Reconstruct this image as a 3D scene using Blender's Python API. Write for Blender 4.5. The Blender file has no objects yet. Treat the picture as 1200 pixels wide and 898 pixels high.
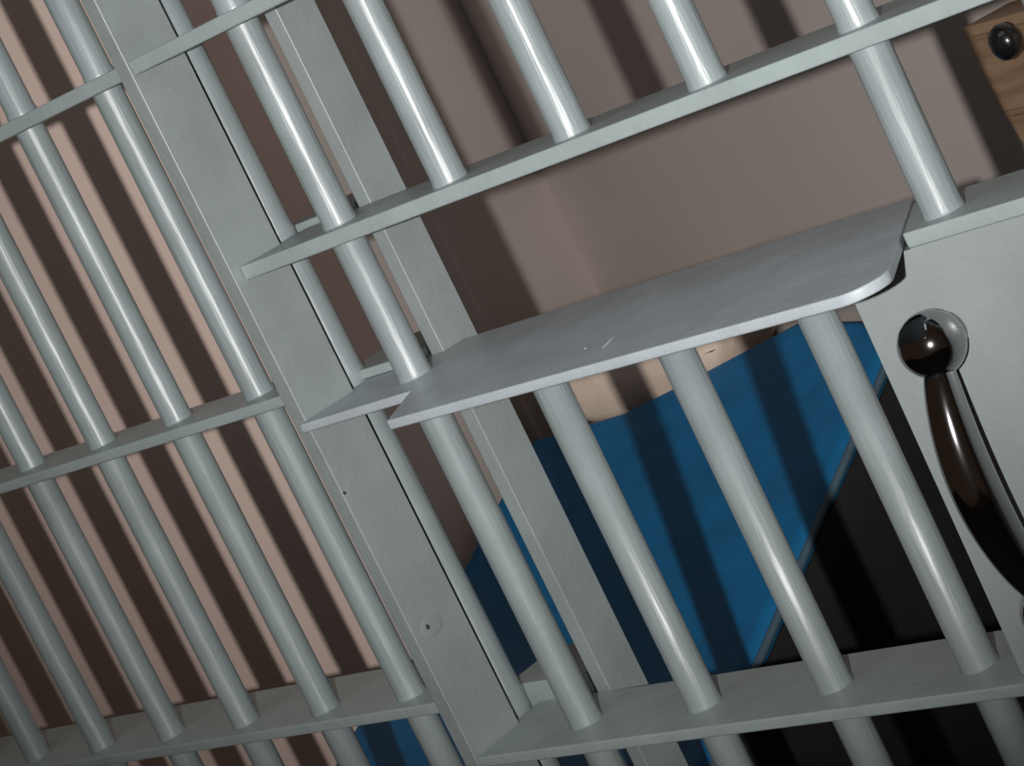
import bpy, bmesh, math, random
from mathutils import Vector, Matrix

scene = bpy.context.scene
COL = scene.collection
random.seed(4)
PI = math.pi

# ------------------------------------------------------------------ materials
def new_mat(name):
    m = bpy.data.materials.new(name)
    m.use_nodes = True
    nt = m.node_tree
    b = nt.nodes.get('Principled BSDF')
    return m, nt, b

def paint(name, col, rough=0.34, var=0.10, scale=30.0, bump=0.15, coat=0.35, chips=None, bscale=240.0, stretch=None):
    """brushed-on gloss paint: mottled tone, fine orange-peel bump, optional worn chips"""
    m, nt, b = new_mat(name)
    N, L = nt.nodes, nt.links
    tc = N.new('ShaderNodeTexCoord')
    n1 = N.new('ShaderNodeTexNoise'); n1.inputs['Scale'].default_value = scale
    n1.inputs['Detail'].default_value = 5
    L.new(tc.outputs['Object'], n1.inputs['Vector'])
    cr = N.new('ShaderNodeValToRGB')
    cr.color_ramp.elements[0].position = 0.3
    cr.color_ramp.elements[1].position = 0.72
    c0 = [c * (1 - var) for c in col]; c1 = [min(1, c * (1 + var * .6)) for c in col]
    cr.color_ramp.elements[0].color = (*c0, 1); cr.color_ramp.elements[1].color = (*c1, 1)
    L.new(n1.outputs['Fac'], cr.inputs['Fac'])
    out = cr.outputs['Color']
    if chips:
        n3 = N.new('ShaderNodeTexNoise'); n3.inputs['Scale'].default_value = chips[1]
        n3.inputs['Detail'].default_value = 3
        L.new(tc.outputs['Object'], n3.inputs['Vector'])
        r3 = N.new('ShaderNodeValToRGB')
        r3.color_ramp.elements[0].position = chips[2]; r3.color_ramp.elements[1].position = chips[2] + .02
        L.new(n3.outputs['Fac'], r3.inputs['Fac'])
        mx = N.new('ShaderNodeMixRGB'); mx.inputs[2].default_value = (*chips[0], 1)
        L.new(r3.outputs['Color'], mx.inputs[0]); L.new(out, mx.inputs[1])
        out = mx.outputs[0]
    L.new(out, b.inputs['Base Color'])
    n2 = N.new('ShaderNodeTexNoise'); n2.inputs['Scale'].default_value = bscale
    n2.inputs['Detail'].default_value = 2
    if stretch:
        mp = N.new('ShaderNodeMapping'); mp.inputs['Scale'].default_value = stretch
        L.new(tc.outputs['Object'], mp.inputs['Vector']); L.new(mp.outputs['Vector'], n2.inputs['Vector'])
    else:
        L.new(tc.outputs['Object'], n2.inputs['Vector'])
    bp = N.new('ShaderNodeBump'); bp.inputs['Strength'].default_value = bump
    bp.inputs['Distance'].default_value = 0.002
    L.new(n2.outputs['Fac'], bp.inputs['Height'])
    L.new(bp.outputs['Normal'], b.inputs['Normal'])
    b.inputs['Roughness'].default_value = rough
    b.inputs['Coat Weight'].default_value = coat
    b.inputs['Coat Roughness'].default_value = 0.30
    return m

M_PAINT = paint('grey_gloss_paint', (0.25, 0.29, 0.295), rough=.40, bump=.22, coat=.22, chips=((.30, .28, .26), 70, .80), bscale=420, stretch=(1, 1, .07))
M_FLAT = paint('grey_paint_flat_steel', (0.255, 0.29, 0.287), rough=.40, var=.10, bump=.14, chips=((.20, .16, .14), 46, .79))
M_CROSS = paint('grey_paint_lit_crossbars', (0.315, 0.37, 0.365), rough=.44, var=.10, bump=.14, coat=.2, chips=((.20, .16, .14), 46, .79))  # same grey as the flat steel, lightened in place of overhead light on top faces
M_TRAY = paint('grey_paint_worn_tray', (0.40, 0.445, 0.475), rough=.45, var=.12, bump=.12, coat=.15, chips=((.62, .62, .60), 60, .77))
M_PLATE = paint('pale_grey_paint_lock_plate', (0.30, 0.335, 0.335), rough=.36, var=.05, bump=.12)
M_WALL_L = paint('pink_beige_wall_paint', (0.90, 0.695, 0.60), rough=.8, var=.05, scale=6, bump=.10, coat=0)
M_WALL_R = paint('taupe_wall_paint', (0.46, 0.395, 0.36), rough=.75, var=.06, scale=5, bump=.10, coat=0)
M_FLOOR = paint('dark_concrete', (0.06, 0.055, 0.05), rough=.7, var=.3, scale=8, bump=.3, coat=0)
M_CEIL = paint('ceiling_paint', (0.30, 0.27, 0.24), rough=.9, var=.05, scale=6, bump=.1, coat=0)
M_BLUE = paint('blue_vinyl', (0.002, 0.14, 0.325), rough=.55, var=.22, scale=22, bump=.25, coat=0, bscale=60)
M_PIPE = paint('grey_blue_piping', (0.07, 0.12, 0.16), rough=.5, var=.2, scale=30, bump=.2, coat=0)
M_BLACK = paint('charcoal_wool', (0.008, 0.0075, 0.0075), rough=.95, var=.3, scale=40, bump=.5, coat=0)
M_LINEN = paint('beige_linen', (0.78, 0.62, 0.50), rough=.9, var=.10, scale=26, bump=.4, coat=0, bscale=120)
M_KNOB = paint('black_gloss', (0.008, 0.008, 0.008), rough=.12, var=.1, bump=0, coat=.6)
M_RUST = paint('rust_spot', (0.05, 0.035, 0.03), rough=.8, var=.3, bump=.3, coat=0)

def wood():
    m, nt, b = new_mat('varnished_wood')
    N, L = nt.nodes, nt.links
    tc = N.new('ShaderNodeTexCoord')
    mp = N.new('ShaderNodeMapping'); mp.inputs['Scale'].default_value = (3, 3, 26)
    L.new(tc.outputs['Object'], mp.inputs['Vector'])
    n = N.new('ShaderNodeTexNoise'); n.inputs['Scale'].default_value = 4; n.inputs['Detail'].default_value = 6
    L.new(mp.outputs['Vector'], n.inputs['Vector'])
    cr = N.new('ShaderNodeValToRGB')
    cr.color_ramp.elements[0].position = .3; cr.color_ramp.elements[1].position = .7
    cr.color_ramp.elements[0].color = (0.20, 0.12, 0.068, 1); cr.color_ramp.elements[1].color = (0.34, 0.22, 0.138, 1)
    L.new(n.outputs['Fac'], cr.inputs['Fac']); L.new(cr.outputs['Color'], b.inputs['Base Color'])
    b.inputs['Roughness'].default_value = .5
    return m
M_WOOD = wood()
def chrome():
    m, nt, b = new_mat('worn_chrome')
    b.inputs['Base Color'].default_value = (.36, .355, .365, 1)
    b.inputs['Metallic'].default_value = 1.0
    b.inputs['Roughness'].default_value = .10
    return m
M_CHROME = chrome()

# ------------------------------------------------------------------ mesh helpers
def link(name, bm, mat, parent=None, smooth=False, bevel=0.0, seg=2):
    bmesh.ops.recalc_face_normals(bm, faces=bm.faces)
    me = bpy.data.meshes.new(name)
    bm.to_mesh(me); bm.free()
    me.materials.append(mat)
    o = bpy.data.objects.new(name, me)
    COL.objects.link(o)
    if smooth:
        for p in me.polygons: p.use_smooth = True
    if bevel:
        md = o.modifiers.new('edge', 'BEVEL'); md.width = bevel; md.segments = seg
        md.limit_method = 'ANGLE'; md.angle_limit = math.radians(40)
        for p in me.polygons: p.use_smooth = True
        wn = o.modifiers.new('wn', 'WEIGHTED_NORMAL'); wn.keep_sharp = False
    if parent: o.parent = parent
    return o

def add_box(bm, x0, x1, y0, y1, z0, z1):
    v = [bm.verts.new((x, y, z)) for z in (z0, z1) for y in (y0, y1) for x in (x0, x1)]
    for f in ((0, 1, 3, 2), (4, 6, 7, 5), (0, 4, 5, 1), (2, 3, 7, 6), (0, 2, 6, 4), (1, 5, 7, 3)):
        bm.faces.new([v[i] for i in f])
    return bm

def add_prism(bm, pts, a0, a1, axis='z'):
    """extrude a polygon: axis z -> pts are (x,y); axis y -> pts are (x,z)"""
    def P(p, a): return (p[0], p[1], a) if axis == 'z' else (p[0], a, p[1])
    lo = [bm.verts.new(P(p, a0)) for p in pts]; hi = [bm.verts.new(P(p, a1)) for p in pts]
    n = len(pts)
    bm.faces.new(lo[::-1]); bm.faces.new(hi)
    for i in range(n):
        bm.faces.new((lo[i], lo[(i + 1) % n], hi[(i + 1) % n], hi[i]))
    return bm

def add_tube(bm, path, radii, seg=24, cap=True):
    """tube along a path of points with a radius per point (parallel-transported rings)"""
    path = [Vector(p) for p in path]
    if not hasattr(radii, '__len__'): radii = [radii] * len(path)
    rings = []
    t0 = (path[1] - path[0]).normalized()
    up = Vector((1, 0, 0)) if abs(t0.x) < .9 else Vector((0, 1, 0))
    u = (up - t0 * up.dot(t0)).normalized()
    for i, p in enumerate(path):
        a = path[max(i - 1, 0)]; c = path[min(i + 1, len(path) - 1)]
        t = (c - a).normalized()
        u = (u - t * u.dot(t)).normalized(); w = t.cross(u)
        rings.append([bm.verts.new(p + (u * math.cos(k * 2 * PI / seg) + w * math.sin(k * 2 * PI / seg)) * radii[i]) for k in range(seg)])
    for a, b in zip(rings, rings[1:]):
        for k in range(seg):
            bm.faces.new((a[k], a[(k + 1) % seg], b[(k + 1) % seg], b[k]))
    if cap:
        bm.faces.new(rings[0][::-1]); bm.faces.new(rings[-1])
    return bm

def add_lathe(bm, origin, axis, profile, seg=40):
    """profile: (distance along axis, radius)"""
    o = Vector(origin); ax = Vector(axis).normalized()
    return add_tube(bm, [o + ax * d for d, r in profile], [max(r, 1e-5) for d, r in profile], seg)

def arc(cx, cy, r, a0, a1, n=8):
    return [(cx + r * math.cos(math.radians(a0 + (a1 - a0) * i / n)), cy + r * math.sin(math.radians(a0 + (a1 - a0) * i / n))) for i in range(n + 1)]

def thing(name, loc, label, cat, group=None):
    o = bpy.data.objects.new(name, None); COL.objects.link(o)
    o.empty_display_size = .05
    o.location = loc
    o['label'] = label; o['category'] = cat
    if group: o['group'] = group
    return o

def tag(o, label, cat, group=None):
    o['label'] = label; o['category'] = cat
    if group: o['group'] = group
    return o

def part(name, bm, mat, root, **kw):
    """mesh given in world coordinates, parented to an Empty that may sit elsewhere"""
    bmesh.ops.translate(bm, verts=bm.verts, vec=-root.matrix_basis.translation)
    return link(name, bm, mat, root, **kw)

def subpart(name, bm, mat, par, root, **kw):
    bmesh.ops.translate(bm, verts=bm.verts, vec=-root.matrix_basis.translation)
    return link(name, bm, mat, par, **kw)

def struct(name, bm, mat, **kw):
    o = link(name, bm, mat, **kw); o['kind'] = 'structure'; return o

FZ = -1.0      # floor
CZ = 1.25      # ceiling
R = 0.0101     # bar radius
S = 0.1        # bar spacing of the door

def bar_bm(x, y, z0, z1, r=R, weld=()):
    """round bar with a small fillet of weld and paint where it meets a strap"""
    pts = [(z0, r)]
    for z in sorted(weld):
        for dz, k in ((-.004, 1.0), (0, 1.05), (.0015, 1.05), (.004, 1.0)):
            if z0 < z + dz < z1: pts.append((z + dz, r * k))
    pts.append((z1, r))
    pts.sort()
    return add_tube(bmesh.new(), [(x, y, z) for z, _ in pts], [q for _, q in pts], 28)

# ------------------------------------------------------------------ fixed bar panel (left)
T = 0.0090
panel = thing('bar_panel', (-.55, 0, FZ), 'fixed grey grille of round bars left of the flat jamb post', 'bars')
XL, YL, SL = -.137, -.0032, .0894
PX0, PX1 = -1.10, -.0851
LP = ((.1349, -.0267, .034, T), (-.08, -.0267, .0239, .0072), (-.2915, -.0226, .0508, .0075))
for z, y0, y1, t in LP:
    part('crossbar', add_prism(bmesh.new(), [(PX0, y0), (PX1, y0), (PX1, .0110), (-.1300, y1), (PX0, y1)], z - t, z), M_CROSS, panel, bevel=.0012)
part('crossbar', add_box(bmesh.new(), PX0, PX1, -.026, .03, .60, .60 + T), M_CROSS, panel, bevel=.0012)
part('crossbar', add_box(bmesh.new(), PX0, PX1, -.026, .03, FZ, FZ + T), M_CROSS, panel, bevel=.0012)
for k in range(11):
    part('bar', bar_bm(XL - k * SL, YL, FZ + .004, .605, r=.0096, weld=[l[0] for l in LP]), M_PAINT, panel, smooth=True)
# jamb post: flat bar set edge-on
post = part('jamb_post', add_box(bmesh.new(), -.0851, -.0732, -.0300, .0128, FZ, .615), M_FLAT, panel, bevel=.0008)
# ------------------------------------------------------------------ rear door stop: thin bar, flat bar and short ties
stop = thing('door_stop', (-.08, .07, FZ), 'grey upright of thin bar and flat strip behind the cell door edge', 'door frame')
part('upright', add_box(bmesh.new(), -.032, -.0204, .045, .0756, FZ, .615), M_FLAT, stop, bevel=.0008)
BX1, BY1 = -.0956, .0308
for z0, z1, y0 in ((.1264, .1349, .0425), (-.0045, .0040, .0445), (-.0978, -.0917, .0320), (-.3350, -.3149, .0420)):
    part('tie', add_prism(bmesh.new(), [(-.1080, y0), (-.0330, y0), (-.0330, .0720), (-.0650, .0950), (-.1080, .0950)], z0, z1), M_CROSS, stop, bevel=.001)
part('bar', bar_bm(BX1, BY1, FZ, .612, r=.0116, weld=(.004, -.0917, -.3149)), M_PAINT, stop, smooth=True)

# ------------------------------------------------------------------ cell door (right)
door = thing('cell_door', (.35, 0, FZ), 'grey barred cell door with food slot and chrome pull handle', 'door')
DX0, DX1 = -.0725, .90
ZT, ZS, ZR, ZK = 0.0, -.0981, -.3279, -.0965
YF, YB = -.0188, .0437
part('crossbar', add_prism(bmesh.new(), [(DX0, -.0298), (DX1, -.0270), (DX1, .034), (-.0815, .034), (-.0815, .0132), (DX0, .0132)], .1349 - T, .1349), M_CROSS, door, bevel=.0012)
part('crossbar', add_prism(bmesh.new(), [(DX0, -.0235), (.10, YF), (DX1, YF), (DX1, YB), (-.0815, YB), (-.0815, .0132), (DX0, .0132)], ZT - T, ZT), M_CROSS, door, bevel=.0012)
part('crossbar', add_prism(bmesh.new(), [(DX0, -.0300), (DX1, -.0300), (DX1, .0412), (-.0815, .0412), (-.0815, .0132), (DX0, .0132)], ZR - .0070, ZR), M_CROSS, door, bevel=.0012)
part('crossbar', add_box(bmesh.new(), DX0, DX1, YF, YB, .60, .60 + T), M_CROSS, door, bevel=.0012)
part('crossbar', add_box(bmesh.new(), DX0, DX1, YF, YB, FZ + .02, FZ + .02 + T), M_CROSS, door, bevel=.0012)
W_ALL = (.1349, ZT, ZS, ZR)
part('bar', bar_bm(0, 0, FZ + .022, .605, weld=W_ALL), M_PAINT, door, smooth=True)
for k in (1, 2, 3):                                 # interrupted by the food slot
    part('bar', bar_bm(k * S, 0, ZT - .004, .605, weld=(.1349, ZT)), M_PAINT, door, smooth=True)
    part('bar', bar_bm(k * S, 0, FZ + .022, ZS - .003, weld=(ZR,)), M_PAINT, door, smooth=True)
for k in (4, 5, 6, 7, 8):
    part('bar', bar_bm(k * S, 0, ZK - .003, .605, weld=(.1349, ZT, ZK)), M_PAINT, door, smooth=True)
    part('bar', bar_bm(k * S, 0, FZ + .022, ZR - .003, weld=()), M_PAINT, door, smooth=True)
# food tray: one plate with its tongue running back to the jamb post
ts = .0058
tray_pts = [(-.0725, -.0365), (.0300, -.0340), (.0660, -.0880)]
tray_pts += [(.395, -.0985)] + arc(.402, -.0815, .0175, -80, 20, 8)
tray_pts += [(.3355, .0625), (-.0200, .0625), (-.0200, .0445), (-.0815, .0445), (-.0815, .0132), (-.0725, .0132)]
part('food_tray', add_prism(bmesh.new(), tray_pts, ZS - ts, ZS), M_TRAY, door, bevel=.0012)
# lock box: shelf plate, front plate with the notch for the tray, side and back
part('lock_top', add_prism(bmesh.new(), [(.388, -.0205), (.90, -.0205), (.90, .0410), (.3515, .0410)], ZK - .0080, ZK), M_CROSS, door, bevel=.0012)
plate = [(.388, ZK - .0080), (.90, ZK - .0080), (.90, ZR + .0005), (.3400, ZR + .0005), (.3430, ZS - ts - .0010)]
plate += [(.388, ZS - ts - .0010)]
lp = part('lock_plate', add_prism(bmesh.new(), plate, -.0195, -.0125, 'y'), M_PLATE, door, bevel=.0010)
part('lock_back', add_box(bmesh.new(), .352, .90, .034, .040, ZR + .001, ZK - .0085), M_FLAT, door, bevel=.001)
# chrome pull handle on the lock plate
hx, hz0, hz1, py = .3885, -.1480, -.2900, -.0195
handle = part('handle_grip', bmesh.new(), M_CHROME, door)
bpy.data.objects.remove(handle)
gp, gr = [], []
n = 26
for i in range(n + 1):
    t = i / n
    z = hz0 - .008 + (hz1 - hz0 + .016) * t
    y = py - .0150 - .0150 * math.sin(PI * t) ** .7
    gp.append((hx, y, z)); gr.append(.0058 + .0062 * math.sin(PI * t) ** .6)
grip = part('handle', add_tube(bmesh.new(), gp, gr, 28), M_CHROME, door, smooth=True)
grip['label'] = 'chrome pull handle'
for z in (hz0, hz1):
    prof = [(-.0005, .0105), (.003, .0110)] + [(.0150 - .0165 * math.cos(q), .0165 * math.sin(q)) for q in [math.radians(48 + 132 * i / 16) for i in range(17)]]
    subpart('boss', add_lathe(bmesh.new(), (hx, py, z), (0, -1, 0), prof), M_CHROME, grip, door, smooth=True)

# wear: pale scratches on the tray, a rust pit on the jamb post
def blob(bm, c, u, v, n, a, b, h, k=10):
    c, u, v, n = Vector(c), Vector(u).normalized(), Vector(v).normalized(), Vector(n).normalized()
    ring = [bm.verts.new(c + u * a * math.cos(2 * PI * i / k) + v * b * math.sin(2 * PI * i / k)) for i in range(k)]
    top = [bm.verts.new(c + n * h + u * a * .6 * math.cos(2 * PI * i / k) + v * b * .6 * math.sin(2 * PI * i / k)) for i in range(k)]
    bm.faces.new(top); bm.faces.new(ring[::-1])
    for i in range(k): bm.faces.new((ring[i], ring[(i + 1) % k], top[(i + 1) % k], top[i]))
    return bm
M_BARE = paint('bare_primer', (.75, .75, .72), rough=.5, var=.1, bump=.1, coat=0)
for (p0, p1, wd_) in (((.2213, -.0691), (.2112, -.0463), .0013), ((.1985, -.0570), (.1965, -.0545), .0012)):
    d_ = Vector(p1) - Vector(p0)
    part('scratch', blob(bmesh.new(), ((p0[0] + p1[0]) / 2, (p0[1] + p1[1]) / 2, ZS - .0001), (d_.x, d_.y, 0), (-d_.y, d_.x, 0), (0, 0, 1), d_.length / 2, wd_, .0003), M_BARE, door)
for (y, z, a_, b_) in ((-.0181, -.2439, .0017, .0022), (-.0285, -.1473, .0008, .0012)): part('rust_pit', blob(bmesh.new(), (-.0732 - .0001, y, z), (0, 1, 0), (0, 0, 1), (1, 0, 0), a_, b_, .0016), M_RUST, panel)
wl = bmesh.new(); blob(wl, (-.0733, -.0141, -.2449), (0, 1, 0), (0, 0, 1), (1, 0, 0), .010, .007, .0009, 20)
part('weld_lump', wl, M_FLAT, panel, bevel=.0006)

# ------------------------------------------------------------------ cell walls
LWY, LWX = .36, -.592
CRN = Vector((-.668, .81))
U = Vector((.941, -.339)); U.normalize()
NRM = Vector((-U.y * -1, -U.x)) if False else Vector((U.y, -U.x))
if NRM.y > 0: NRM = -NRM
RE = CRN + U * 3.2
RT = Vector((CRN.x - LWX, CRN.y - LWY))
LE = Vector((LWX, LWY)) + RT * .30
w = bmesh.new(); add_prism(w, [(-2.2, LWY - .15), (LWX, LWY), tuple(LE), (-2.2, LE.y - .13)], FZ, CZ)
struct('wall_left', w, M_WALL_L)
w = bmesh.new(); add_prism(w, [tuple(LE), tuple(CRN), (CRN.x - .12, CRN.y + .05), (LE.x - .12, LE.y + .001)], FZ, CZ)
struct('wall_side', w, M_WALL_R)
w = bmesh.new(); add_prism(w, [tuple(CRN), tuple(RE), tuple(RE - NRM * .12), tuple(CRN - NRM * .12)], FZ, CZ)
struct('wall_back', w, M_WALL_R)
struct('floor', add_box(bmesh.new(), -3.2, 3.2, -2.6, 2.4, FZ - .1, FZ), M_FLOOR)

# ------------------------------------------------------------------ bunk, mattress, pillow, blanket
MX0, MX1, MY0, MY1 = -.586, -.158, .080, .610
def mz(y): return -.315 + .45 * (y - .55)         # mattress top: raised head end
bunk = thing('bunk', (-.37, .35, FZ), 'dark steel bunk with raised head end carrying the blue mattress', 'bed')
M_OUT = [(-.640, .080), (-.158, .080), (-.158, .585), (-.205, .612), (-.285, .630), (-.400, .596), (-.462, .580), (-.586, .575), (-.588, .372), (-.602, .345), (-.626, .300)]
B_OUT = [(-.620, .086), (-.172, .086), (-.172, .580), (-.285, .622), (-.360, .655), (-.580, .720), (-.580, .370), (-.610, .300)]
def slab(bm, out, d0, d1):
    lo = [bm.verts.new((x, y, mz(y) - d1)) for x, y in out]
    hi = [bm.verts.new((x, y, mz(y) - d0)) for x, y in out]
    bm.faces.new(lo[::-1]); bm.faces.new(hi)
    n = len(out)
    for i in range(n): bm.faces.new((lo[i], lo[(i + 1) % n], hi[(i + 1) % n], hi[i]))
    return bm
part('bed_base', slab(bmesh.new(), B_OUT, .0845, .105), M_BLACK, bunk, bevel=.002)
for x in (MX0 + .025, MX1 - .035):
    for y in (MY0 + .025, MY1 - .045):
        part('leg', add_box(bmesh.new(), x - .014, x + .014, y - .014, y + .014, FZ, mz(y - .014) - .1065), M_BLACK, bunk, bevel=.002)
mb = slab(bmesh.new(), M_OUT, 0, .083)
mattress = tag(link('mattress', mb, M_BLUE, bevel=.014, seg=5),
               'blue mattress lying on the dark bunk behind the food slot', 'mattress')
pp = [(MX1 + .001, MY0 + .012 + (.575 - MY0) * i / 24) for i in range(25)]
link('piping', add_tube(bmesh.new(), [(x, y, mz(y) - .006) for x, y in pp], .0036, 10), M_PIPE, mattress, smooth=True)
# charcoal blanket hanging over the near side down to the floor
def drape():
    bm = bmesh.new()
    rows, cols = 14, 60
    g = []
    for j in range(rows + 1):
        v = j / rows
        row = []
        for i in range(cols + 1):
            s = i / cols
            y = MY0 - .006 + (.580 - MY0) * s
            zt = mz(y) - .0095
            z = zt - v * (zt - FZ - .008)
            x = MX1 + .0065 + v * .006 * math.sin(s * 15) + .004 * v * math.sin(s * 37 + 1) + .012 * v
            row.append(bm.verts.new((x, y, z)))
        g.append(row)
    for j in range(rows):
        for i in range(cols):
            bm.faces.new((g[j][i], g[j][i + 1], g[j + 1][i + 1], g[j + 1][i]))
    return bm
bl = tag(link('blanket', drape(), M_BLACK, smooth=True), 'charcoal blanket hanging down the side of the blue mattress', 'blanket')
sm = bl.modifiers.new('thick', 'SOLIDIFY'); sm.thickness = .005; sm.offset = 0
# beige pillow at the far end
def pillow_bm(c, ax, half, h, z0):
    bm = bmesh.new()
    ax = Vector(ax).normalized(); bx = Vector((-ax.y, ax.x))
    nu, nv = 24, 16
    top, bot = [], []
    for j in range(nv + 1):
        a, b_ = [], []
        for i in range(nu + 1):
            u = -1 + 2 * i / nu; v = -1 + 2 * j / nv
            e = max(0, (1 - abs(u) ** 3.2) * (1 - abs(v) ** 3.0)) ** .5
            pinch = 1 - .06 * (1 - abs(u)) * abs(v) ** 3
            p = Vector(c) + ax * u * half[0] * pinch + bx * v * half[1] * pinch
            wr = .002 * math.sin(9 * u + 3 * v) * e
            a.append(bm.verts.new((p.x, p.y, z0 + h * .5 + h * .5 * e + wr)))
            b_.append(bm.verts.new((p.x, p.y, z0 + h * .5 - h * .5 * e)) if e > 0 else a[-1])
        top.append(a); bot.append(b_)
    for j in range(nv):
        for i in range(nu):
            bm.faces.new((top[j][i], top[j][i + 1], top[j + 1][i + 1], top[j + 1][i]))
            q = []
            for w_ in (bot[j][i], bot[j + 1][i], bot[j + 1][i + 1], bot[j][i + 1]):
                if w_ not in q: q.append(w_)
            try: bm.faces.new(q)
            except ValueError: pass
    return bm
tag(link('pillow', pillow_bm((-.468, .6510), (1, .05), (.105, .057), .100, mz(.6465) - .0595), M_LINEN, smooth=True),
    'beige pillow at the far end of the blue mattress', 'pillow')

# ------------------------------------------------------------------ wooden cabinet on the back wall
def wallpt(s, d):     # s along the back wall from the corner, d out from it
    p = CRN + U * s + NRM * d
    return p
cab_s = .816
cab = thing('wooden_cabinet', (*wallpt(cab_s + .1, .03), -.16), 'small brown wooden cabinet with black knob on the back wall', 'cabinet')
def wp(bm, pts, d0, d1):
    lo = [bm.verts.new((*wallpt(s, d0), z)) for s, z in pts]; hi = [bm.verts.new((*wallpt(s, d1), z)) for s, z in pts]
    bm.faces.new(lo); bm.faces.new(hi[::-1])
    for i in range(len(pts)):
        bm.faces.new((lo[i], hi[i], hi[(i + 1) % len(pts)], lo[(i + 1) % len(pts)]))
    return bm
c0, cz1, cz0 = cab_s, -.085, -.085 - .16
part('carcass', wp(bmesh.new(), [(c0, cz1), (c0 + .20, cz1), (c0 + .20, cz0), (c0 + .03, cz0), (c0 + .011, cz1 - .09), (c0 + .004, cz1 - .055)], .0, .045), M_WOOD, cab, bevel=.002)
dr = part('door', wp(bmesh.new(), [(c0 + .010, cz1 - .007), (c0 + .19, cz1 - .007), (c0 + .19, cz1 - .062), (c0 + .014, cz1 - .062)], .0445, .050), M_WOOD, cab, bevel=.0015)
part('panel', wp(bmesh.new(), [(c0 + .016, cz1 - .066), (c0 + .19, cz1 - .066), (c0 + .19, cz0 + .008), (c0 + .036, cz0 + .008), (c0 + .020, cz1 - .088)], .0445, .050), M_WOOD, cab, bevel=.0015)
k0 = wallpt(c0 + .065, .049)
kn = add_lathe(bmesh.new(), (*k0, -.0980), (NRM.x, NRM.y, 0), [(0, .0055), (.003, .005), (.004, .009), (.007, .0118), (.012, .0127), (.017, .0112), (.0205, .0065), (.022, 0)], 28)
subpart('knob', kn, M_KNOB, dr, cab, smooth=True)

# ------------------------------------------------------------------ camera (fitted)
f, cx, cy, cz = 3209.4443, 1.2022, -1.0049, .1189
right = Vector((0.64803688, 0.62635625, -0.43327365)); up = Vector((0.18753796, 0.42014185, 0.88786842))
fwd = Vector((-0.73815833, 0.65662674, -0.15480184))
cam = bpy.data.cameras.new('camera'); co = bpy.data.objects.new('camera', cam); COL.objects.link(co)
co.matrix_world = Matrix(((right.x, up.x, -fwd.x, cx), (right.y, up.y, -fwd.y, cy), (right.z, up.z, -fwd.z, cz), (0, 0, 0, 1)))
cam.sensor_width = 36; cam.lens = f / 1200 * 36; cam.clip_start = .02
scene.camera = co

# ------------------------------------------------------------------ light: camera flash, dim overhead tube in the corridor, dim room
C0 = Vector((cx, cy, cz))
def ray(px, py): return right * ((px - 600) / f) + up * (-(py - 449) / f) + fwd
fl = bpy.data.lights.new('flash', 'SPOT'); fo = bpy.data.objects.new('flash', fl); COL.objects.link(fo)
fo.location = C0 + right * -.11 + up * -.032
aim = C0 + ray(500, 60) * 1.5
fo.rotation_euler = (aim - fo.location).to_track_quat('-Z', 'Y').to_euler()
fl.energy = 122; fl.spot_size = math.radians(44); fl.spot_blend = 1.0; fl.shadow_soft_size = .009
fl.color = (1, .985, .97)
ar = bpy.data.lights.new('corridor_tube', 'AREA'); ao = bpy.data.objects.new('corridor_tube', ar); COL.objects.link(ao)
ar.shape = 'RECTANGLE'; ar.size = 1.4; ar.size_y = .6; ar.energy = 3; ar.color = (.82, .92, 1)
ao.location = (.1, -.55, 1.25)
ao.rotation_euler = (Vector((-.2, .0, 0)) - ao.location).to_track_quat('-Z', 'Y').to_euler()
wd = bpy.data.worlds.new('world'); scene.world = wd; wd.use_nodes = True
bg = wd.node_tree.nodes['Background']; bg.inputs[0].default_value = (1, .66, .44, 1); bg.inputs[1].default_value = .032
vs = scene.view_settings
vs.view_transform = 'Standard'; vs.look = 'None'; vs.gamma = 1; vs.exposure = 0; vs.use_curve_mapping = False
